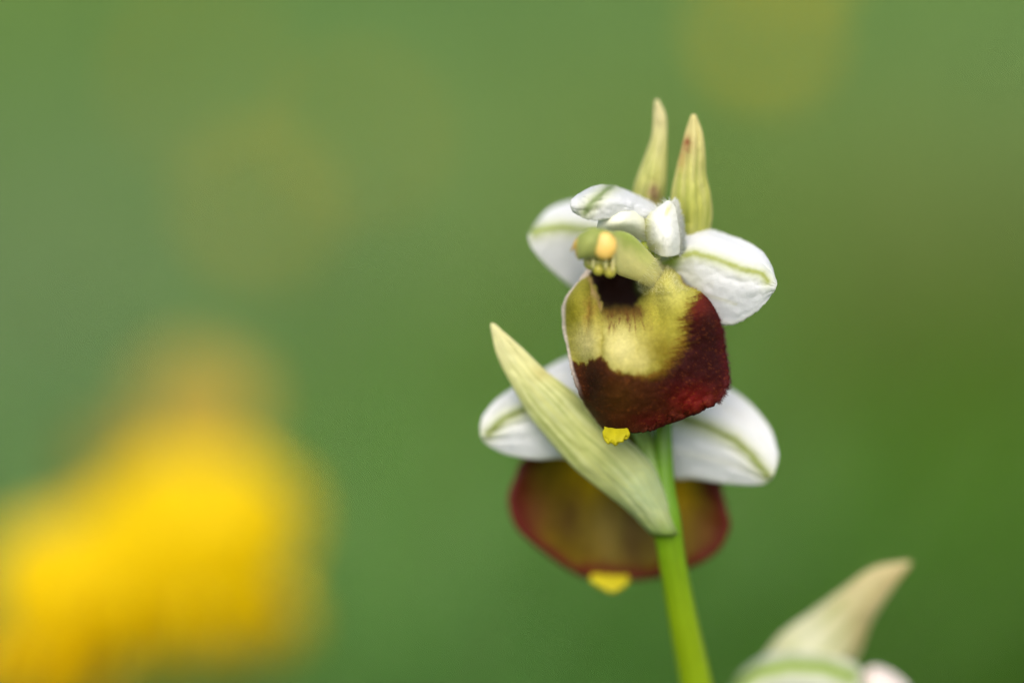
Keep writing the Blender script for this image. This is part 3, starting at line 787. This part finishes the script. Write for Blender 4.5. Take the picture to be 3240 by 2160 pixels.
# --- lower flower, seen from behind
lower = ovary('flower', [(2104, 1660, 4.4, 40), (2092, 1590, 4.6, 56), (2070, 1500, 4.9, 66), (2045, 1410, 5.4, 68), (2020, 1340, 6.2, 70), (2000, 1300, 7.2, 60), (1990, 1290, 8.2, 30)],
              (128, 160, 74), (170, 186, 140), 'lower orchid flower turned away behind the stem')
v_ll = [(1545, 1372), (1592, 1327), (1655, 1297), (1760, 1280), (1960, 1310)]
c_ll = np.array([
    [(1980, 1290, 7.5), (1980, 1300, 7), (1980, 1312, 6.6), (1980, 1325, 6.8), (1980, 1345, 7.4)],
    [(1880, 1120, 8.5), (1870, 1190, 6.6), (1860, 1280, 5.4), (1865, 1360, 6), (1870, 1450, 7.2)],
    [(1792, 1133, 8.2), (1775, 1200, 6.5), (1760, 1280, 5.3), (1765, 1360, 5.6), (1775, 1449, 6.6)],
    [(1700, 1183, 7.6), (1680, 1230, 6.3), (1660, 1296, 5.2), (1672, 1370, 5.4), (1695, 1453, 6.2)],
    [(1618, 1230, 6.8), (1605, 1270, 6.0), (1592, 1327, 5.1), (1596, 1375, 5.2), (1605, 1437, 5.8)],
    [(1561, 1274, 6.2), (1555, 1305, 5.7), (1552, 1350, 5.1), (1552, 1380, 5.2), (1555, 1414, 5.5)],
    [(1527, 1318, 5.6), (1520, 1345, 5.4), (1519, 1362, 5.2), (1521, 1378, 5.2), (1530, 1396, 5.4)]])
o, _, _ = sheet('sepal', c_ll, 70, 50, sepal_col(v_ll, w=11, green=(134, 150, 62), strength=.95), M_WHITE, lower, BASE, crumple=.08, ridge=.2)
o['label'] = 'white sepal behind the slanting bract'
v_lr = [(2090, 1300), (2186, 1330), (2261, 1361), (2324, 1392), (2374, 1436), (2428, 1503)]
c_lr = np.array([
    [(2010, 1270, 8), (2010, 1285, 7.4), (2010, 1300, 7), (2010, 1320, 7), (2010, 1345, 7.6)],
    [(2130, 1170, 9), (2120, 1230, 7.2), (2110, 1305, 6), (2110, 1400, 6.4), (2112, 1500, 7.6)],
    [(2225, 1185, 8.5), (2210, 1260, 6.8), (2190, 1331, 5.6), (2190, 1420, 6), (2195, 1514, 7)],
    [(2305, 1227, 7.9), (2285, 1290, 6.5), (2262, 1361, 5.5), (2265, 1440, 5.8), (2272, 1526, 6.6)],
    [(2357, 1262, 7.3), (2342, 1325, 6.2), (2324, 1392, 5.4), (2328, 1460, 5.6), (2332, 1532, 6.3)],
    [(2402, 1307, 6.8), (2392, 1370, 5.9), (2376, 1437, 5.3), (2380, 1487, 5.5), (2383, 1534, 6)],
    [(2443, 1367, 6.3), (2436, 1420, 5.7), (2422, 1478, 5.3), (2422, 1505, 5.4), (2420, 1529, 5.7)],
    [(2462, 1436, 5.8), (2460, 1460, 5.5), (2455, 1482, 5.4), (2448, 1498, 5.4), (2440, 1510, 5.5)]])
o, _, _ = sheet('sepal', c_lr, 70, 50, sepal_col(v_lr, w=11, green=(134, 150, 58), strength=.95, lines=[([(2120, 1420), (2300, 1460), (2400, 1500)], (222, 222, 200), 8, .4)]), M_WHITE, lower, BASE, crumple=.08, ridge=.2)
o['label'] = 'white sepal to the side of the stem below the upper lip'
o, _, _ = sheet('sepal', np.array([[(1960, 1300, 8), (2000, 1290, 7), (2040, 1300, 8)], [(1940, 1200, 10), (2000, 1190, 8.6), (2060, 1200, 10)], [(1950, 1110, 13), (2000, 1100, 12), (2050, 1110, 13)], [(1990, 1060, 15), (2000, 1055, 15), (2010, 1060, 15)]]),
                40, 30, sepal_col([(2000, 1290), (2000, 1060)], w=9), M_WHITE, lower, BASE)

def back_col(X, Y, u, v):
    c = np.ones(X.shape + (3,)) * lin((124, 104, 18))
    c = mix(c, lin((236, 198, 14)), .95 * np.exp(-((X - 1850) / 75) ** 2 - ((Y - 1480) / 110) ** 2))
    c = mix(c, lin((230, 188, 20)), .9 * np.exp(-((X - 2160) / 45) ** 2 - ((Y - 1540) / 110) ** 2))
    c = mix(c, lin((164, 142, 60)), .7 * np.exp(-((X - 1915) / 40) ** 2 - ((Y - 1670) / 110) ** 2))  # vertical highlight painted into the lip's back
    c = mix(c, lin((112, 62, 34)), .8 * np.exp(-((X - 1680) / 55) ** 2 - ((Y - 1620) / 110) ** 2))
    c = mix(c, lin((116, 70, 34)), .6 * np.exp(-((X - 2230) / 45) ** 2 - ((Y - 1660) / 80) ** 2))
    c = mix(c, lin((84, 60, 8)), .75 * np.exp(-((X - 1790) / 45) ** 2 - ((Y - 1650) / 120) ** 2))
    c = mix(c, lin((88, 60, 8)), .6 * np.exp(-((X - 2010) / 40) ** 2 - ((Y - 1730) / 110) ** 2))
    vn = noise((X - 1950) / (30 + .15 * np.abs(Y - 1350)) * 3, Y / 160, 2)
    c = mix(c, lin((96, 60, 16)), .4 * sstep(.1, .7, vn))
    e = np.minimum(np.minimum(v, 1 - v) * 560, (1 - u) * 420) + 14 * noise(X / 50, Y / 50, 2)
    c = mix(c, lin((100, 20, 24)), .9 * sstep(78, 10, e))
    return c * (1 + .2 * noise(X / 18, Y / 30, 3))[..., None]
c_lb = np.array([
    [(1840, 1370, 9), (1900, 1360, 9.5), (1970, 1355, 9.5), (2040, 1360, 9.5), (2110, 1370, 9)],
    [(1665, 1450, 9.2), (1800, 1440, 11.2), (1970, 1430, 11.8), (2120, 1440, 11.2), (2262, 1480, 9.2)],
    [(1632, 1508, 9), (1780, 1510, 11.6), (1968, 1510, 12.4), (2130, 1520, 11.6), (2284, 1552, 9)],
    [(1609, 1582, 9), (1770, 1590, 11.8), (1965, 1600, 12.8), (2140, 1600, 11.8), (2299, 1612, 9)],
    [(1640, 1674, 9.2), (1785, 1680, 11.6), (1960, 1685, 12.6), (2130, 1685, 11.6), (2307, 1678, 9.2)],
    [(1755, 1769, 9.8), (1850, 1770, 11.2), (1955, 1772, 11.8), (2090, 1772, 11.2), (2245, 1763, 9.6)],
    [(1852, 1824, 10), (1900, 1828, 10.6), (1950, 1832, 10.8), (2008, 1834, 10.6), (2072, 1822, 10)]])
o, _, _ = sheet('lip', c_lb, 90, 90, back_col, M_LIPB, lower, BASE, thick=.0005, crumple=.08)
o['label'] = 'olive brown back of the lower lip with a maroon rim'
o, _, _ = sheet('lip_tip', np.array([[(1872, 1816, 10.2), (1930, 1822, 10.3), (1990, 1822, 10.2)], [(1868, 1836, 9.8), (1932, 1846, 9.6), (1990, 1840, 9.8)], [(1900, 1858, 9.5), (1936, 1874, 9.4), (1966, 1862, 9.5)]]),
                24, 24, flat((212, 200, 40), .1, 14), M_YELLOW, lower, BASE, thick=.0004)
o['label'] = 'yellow tip under the lower lip'

# --- lowest flower, only its top shows at the picture's foot
third = ovary('flower', [(2272, 2480, 10.3, 60), (2310, 2380, 11, 84), (2370, 2290, 11.8, 96), (2450, 2240, 12.4, 100), (2540, 2220, 12.8, 96), (2600, 2220, 13, 50)],
              (150, 178, 80), (170, 190, 110), 'lowest orchid flower beside the foot of the stem')
v_t = [(2330, 2170), (2400, 2125), (2500, 2105), (2600, 2110), (2690, 2140)]
o, _, _ = sheet('sepal', np.array([
    [(2296, 2200, 13.5), (2300, 2220, 11.0), (2310, 2240, 10.5), (2320, 2260, 11.0)],
    [(2343, 2128, 13.5), (2352, 2150, 11.0), (2362, 2180, 10.1), (2380, 2230, 10.5)],
    [(2401, 2083, 13.5), (2410, 2108, 10.7), (2425, 2150, 9.9), (2440, 2220, 10.5)],
    [(2450, 2067, 13.5), (2460, 2090, 10.7), (2480, 2140, 9.9), (2500, 2220, 10.5)],
    [(2527, 2061, 13.5), (2535, 2085, 10.7), (2545, 2140, 9.9), (2560, 2220, 10.5)],
    [(2606, 2069, 13.5), (2612, 2095, 11.0), (2620, 2150, 10.1), (2630, 2230, 10.5)],
    [(2685, 2087, 13.0), (2688, 2115, 11.3), (2690, 2160, 10.5), (2690, 2230, 10.9)],
    [(2722, 2115, 12.5), (2724, 2140, 11.5), (2724, 2170, 10.9), (2720, 2210, 11.1)]]),
    60, 40, sepal_col(v_t, w=24, green=(138, 168, 46.5)), M_WHITE, third, BASE, crumple=.06)
o['label'] = 'arched white sepal with a green stripe under the pale bract'
o, _, _ = sheet('petal', np.array([
    [(2725, 2128, 14.5), (2735, 2160, 12.5), (2740, 2200, 12.0), (2740, 2260, 12.5)],
    [(2766, 2106, 14.5), (2775, 2140, 12.5), (2780, 2190, 11.7), (2780, 2260, 12.5)],
    [(2818, 2124, 14.5), (2820, 2160, 12.5), (2825, 2200, 11.9), (2820, 2260, 12.5)],
    [(2874, 2166, 14.5), (2870, 2190, 13.0), (2868, 2220, 12.5), (2860, 2260, 12.9)]]), 40, 30, flat((234, 220, 210.5), .1, 30), M_PETAL, third, BASE, crumple=.1)
o['label'] = 'pinkish petal beside the arched sepal'
T = Matrix.Translation(Vector(P([2640, 2250, 13]))) @ Matrix.Rotation(R(-50), 4, 'Z') @ Matrix.Scale(.95, 4) @ Matrix.Translation(-Vector(P([1960, 860, 3])))
sheet('lip', c_lip, 60, 60, lip_pattern, M_LIP, third, BASE, thick=.0004, xf=np.array(T))

# ------------------------------------------------------------------ yellow pea-flowered herbs behind
def local_sheet(name, G, nu, nv, colour, mat, parent, thick=.0003):
    V = cr(cr(np.asarray(G, float) * MM, nu, 0), nv, 1)
    C = np.ones(V.shape) * lin(colour) * (1 + .1 * noise(V[..., 0] * 900, V[..., 2] * 900, 2))[..., None]
    verts, faces, cols, _ = shell(V, C, thick)
    return new_obj(name, verts, faces, mat, parent, None, cols)

def pea_flower(parent, loc, rot, s=1.0, colour=(244, 206, 10), warm=(236, 178, 8)):
    # local axes: flower points along +Y, standard petal rises to +Z
    rgs = [(np.array([0, y, 0]) * MM, np.array([r, 0, 0]) * MM, np.array([0, 0, r]) * MM) for y, r in [(-3.5, .4), (-2.4, 1.0), (-1, 1.5), (1.2, 1.8)]]
    cal, _ = tube('flower', rgs, 12, lambda V, u, th: np.ones(V.shape) * lin((110, 140, 50)), M_GREENPART, parent, None, nr=8)
    cal.location = loc; cal.rotation_euler = rot; cal.scale = (s,) * 3
    local_sheet('standard', [[(-1, 0, .6), (0, .2, .8), (1, 0, .6)], [(-3, 1.5, 3), (0, 2.0, 3.2), (3, 1.5, 3)], [(-6, 1.2, 7), (0, 2.6, 7), (6, 1.2, 7)],
                             [(-6.2, .2, 10.5), (0, 1.6, 11.2), (6.2, .2, 10.5)], [(-2.4, -1, 13), (0, -.4, 12.4), (2.4, -1, 13)]], 18, 16, colour, M_YELLOW, cal)
    for sg in (-1, 1):
        local_sheet('wing', [[(sg * .8, 1, .8), (sg * 1, 1, 0), (sg * .8, 1, -.8)], [(sg * 2.2, 5, 3), (sg * 3, 5, .6), (sg * 2, 5, -1.6)],
                             [(sg * 2.4, 9, 4), (sg * 3.4, 9.4, 1.2), (sg * 2, 9, -1.6)], [(sg * 1.4, 12, 3), (sg * 1.8, 12.4, 1.6), (sg * 1.2, 12, .2)]], 14, 12, warm, M_YELLOW, cal)
    local_sheet('keel', [[(-.8, 1, -.4), (0, 1, -1.2), (.8, 1, -.4)], [(-1.3, 5, -.2), (0, 5, -2.2), (1.3, 5, -.2)], [(-1, 9, 1.4), (0, 9.5, -1.2), (1, 9, 1.4)], [(-.2, 11, 4), (0, 11.4, 3.4), (.2, 11, 4)]], 14, 10, colour, M_YELLOW, cal)
    return cal

def herb(name, top, label, flowers, group=None, leafy=True, stem_w=.0009):
    """stem from the ground to `top` (metres) carrying a head of pea flowers"""
    gx, gy = top[0] + random.uniform(-.015, .015), top[1] + random.uniform(-.005, .02)
    g = np.array([gx, gy, float(gz(np.array([gx]), np.array([gy]))[0]) - .004])
    e = empty(name, g, label, 'wildflower', group)
    t = np.asarray(top) - g
    rg = []
    for k in np.linspace(0, 1, 5):
        c = t * k + np.array([.006 * math.sin(3 * k), 0, 0]) * (1 - k) * k * 3
        rg.append((c, RIGHT * stem_w, np.array([0, 1, 0]) * stem_w))
    tube('stem', rg, 10, lambda V, u, th: np.ones(V.shape) * lin((104, 138, 58)), M_GREENPART, e, None, nr=16)
    for off, rot, s, c1, c2 in flowers:
        pea_flower(e, Vector(t + np.array(off) * MM), rot, s, c1, c2)
    if leafy:
        for k in range(5):
            h = .2 + .14 * k; a = k * 2.4
            c = t * h
            d = np.array([math.cos(a), math.sin(a), .35]); w = np.array([-math.sin(a), math.cos(a), 0])
            rows = [[c + d * l * MM * 1 + w * ww * MM * s_ + np.array([0, 0, -.0006 * abs(s_)]) for s_ in (-1, 0, 1)] for l, ww in ((0, .4), (4, 2.6), (9, 3.2), (13, .3))]
            local_sheet('leaf', np.array(rows) / MM, 10, 8, (92, 136, 66), M_GREENPART, e)
    return e

YEL, WARM, PALE = (230, 200, 0), (236, 200, 0), (186, 164, 50)
herb('yellow_wildflower', P([580, 1760, 98]), 'bright yellow wildflower head blurred low behind the orchid', [
    ((1.2, 0, -7.4), (R(8), 0, R(178)), 1.38, YEL, YEL),
    ((7.2, 1.5, -7.5), (R(10), R(16), R(190)), 1.2, YEL, YEL),
    ((-3.6, 1.5, -8), (R(10), R(-24), R(168)), 1.25, YEL, YEL),
    ((-8.5, 1, -9.5), (R(5), R(-20), R(172)), 1.15, YEL, WARM),
    ((-14, 2, -12), (R(0), R(-24), R(190)), 1.2, YEL, WARM),
    ((-18, 1, -10.5), (R(0), R(-38), R(172)), 1.1, YEL, WARM)])
herb('yellow_wildflower', P([545, 1570, 125]), 'dull yellow wildflower just above the bright yellow head', [
    ((0, 0, 0), (R(20), R(-8), R(140)), 1.15, (184, 160, 64), (184, 160, 64))])
herb('yellow_wildflower', P([2420, 200, 215]), 'faint yellow wildflower blurred high above the bract tips', [
    ((0, 0, 0), (R(15), 0, R(190)), .5, YEL, YEL), ((9, 60, 6), (R(15), R(20), R(150)), .5, YEL, YEL), ((-7, 90, 10), (R(15), R(-20), R(170)), .55, YEL, YEL)])
herb('yellow_wildflower', P([820, 760, 240]), 'very faint yellowish wildflower above the dull yellow one', [
    ((0, 0, 0), (R(15), 0, R(200)), .62, PALE, PALE), ((-12, 70, 8), (R(15), R(20), R(150)), .6, PALE, PALE), ((10, 50, 2), (R(15), R(-20), R(190)), .55, PALE, PALE)])
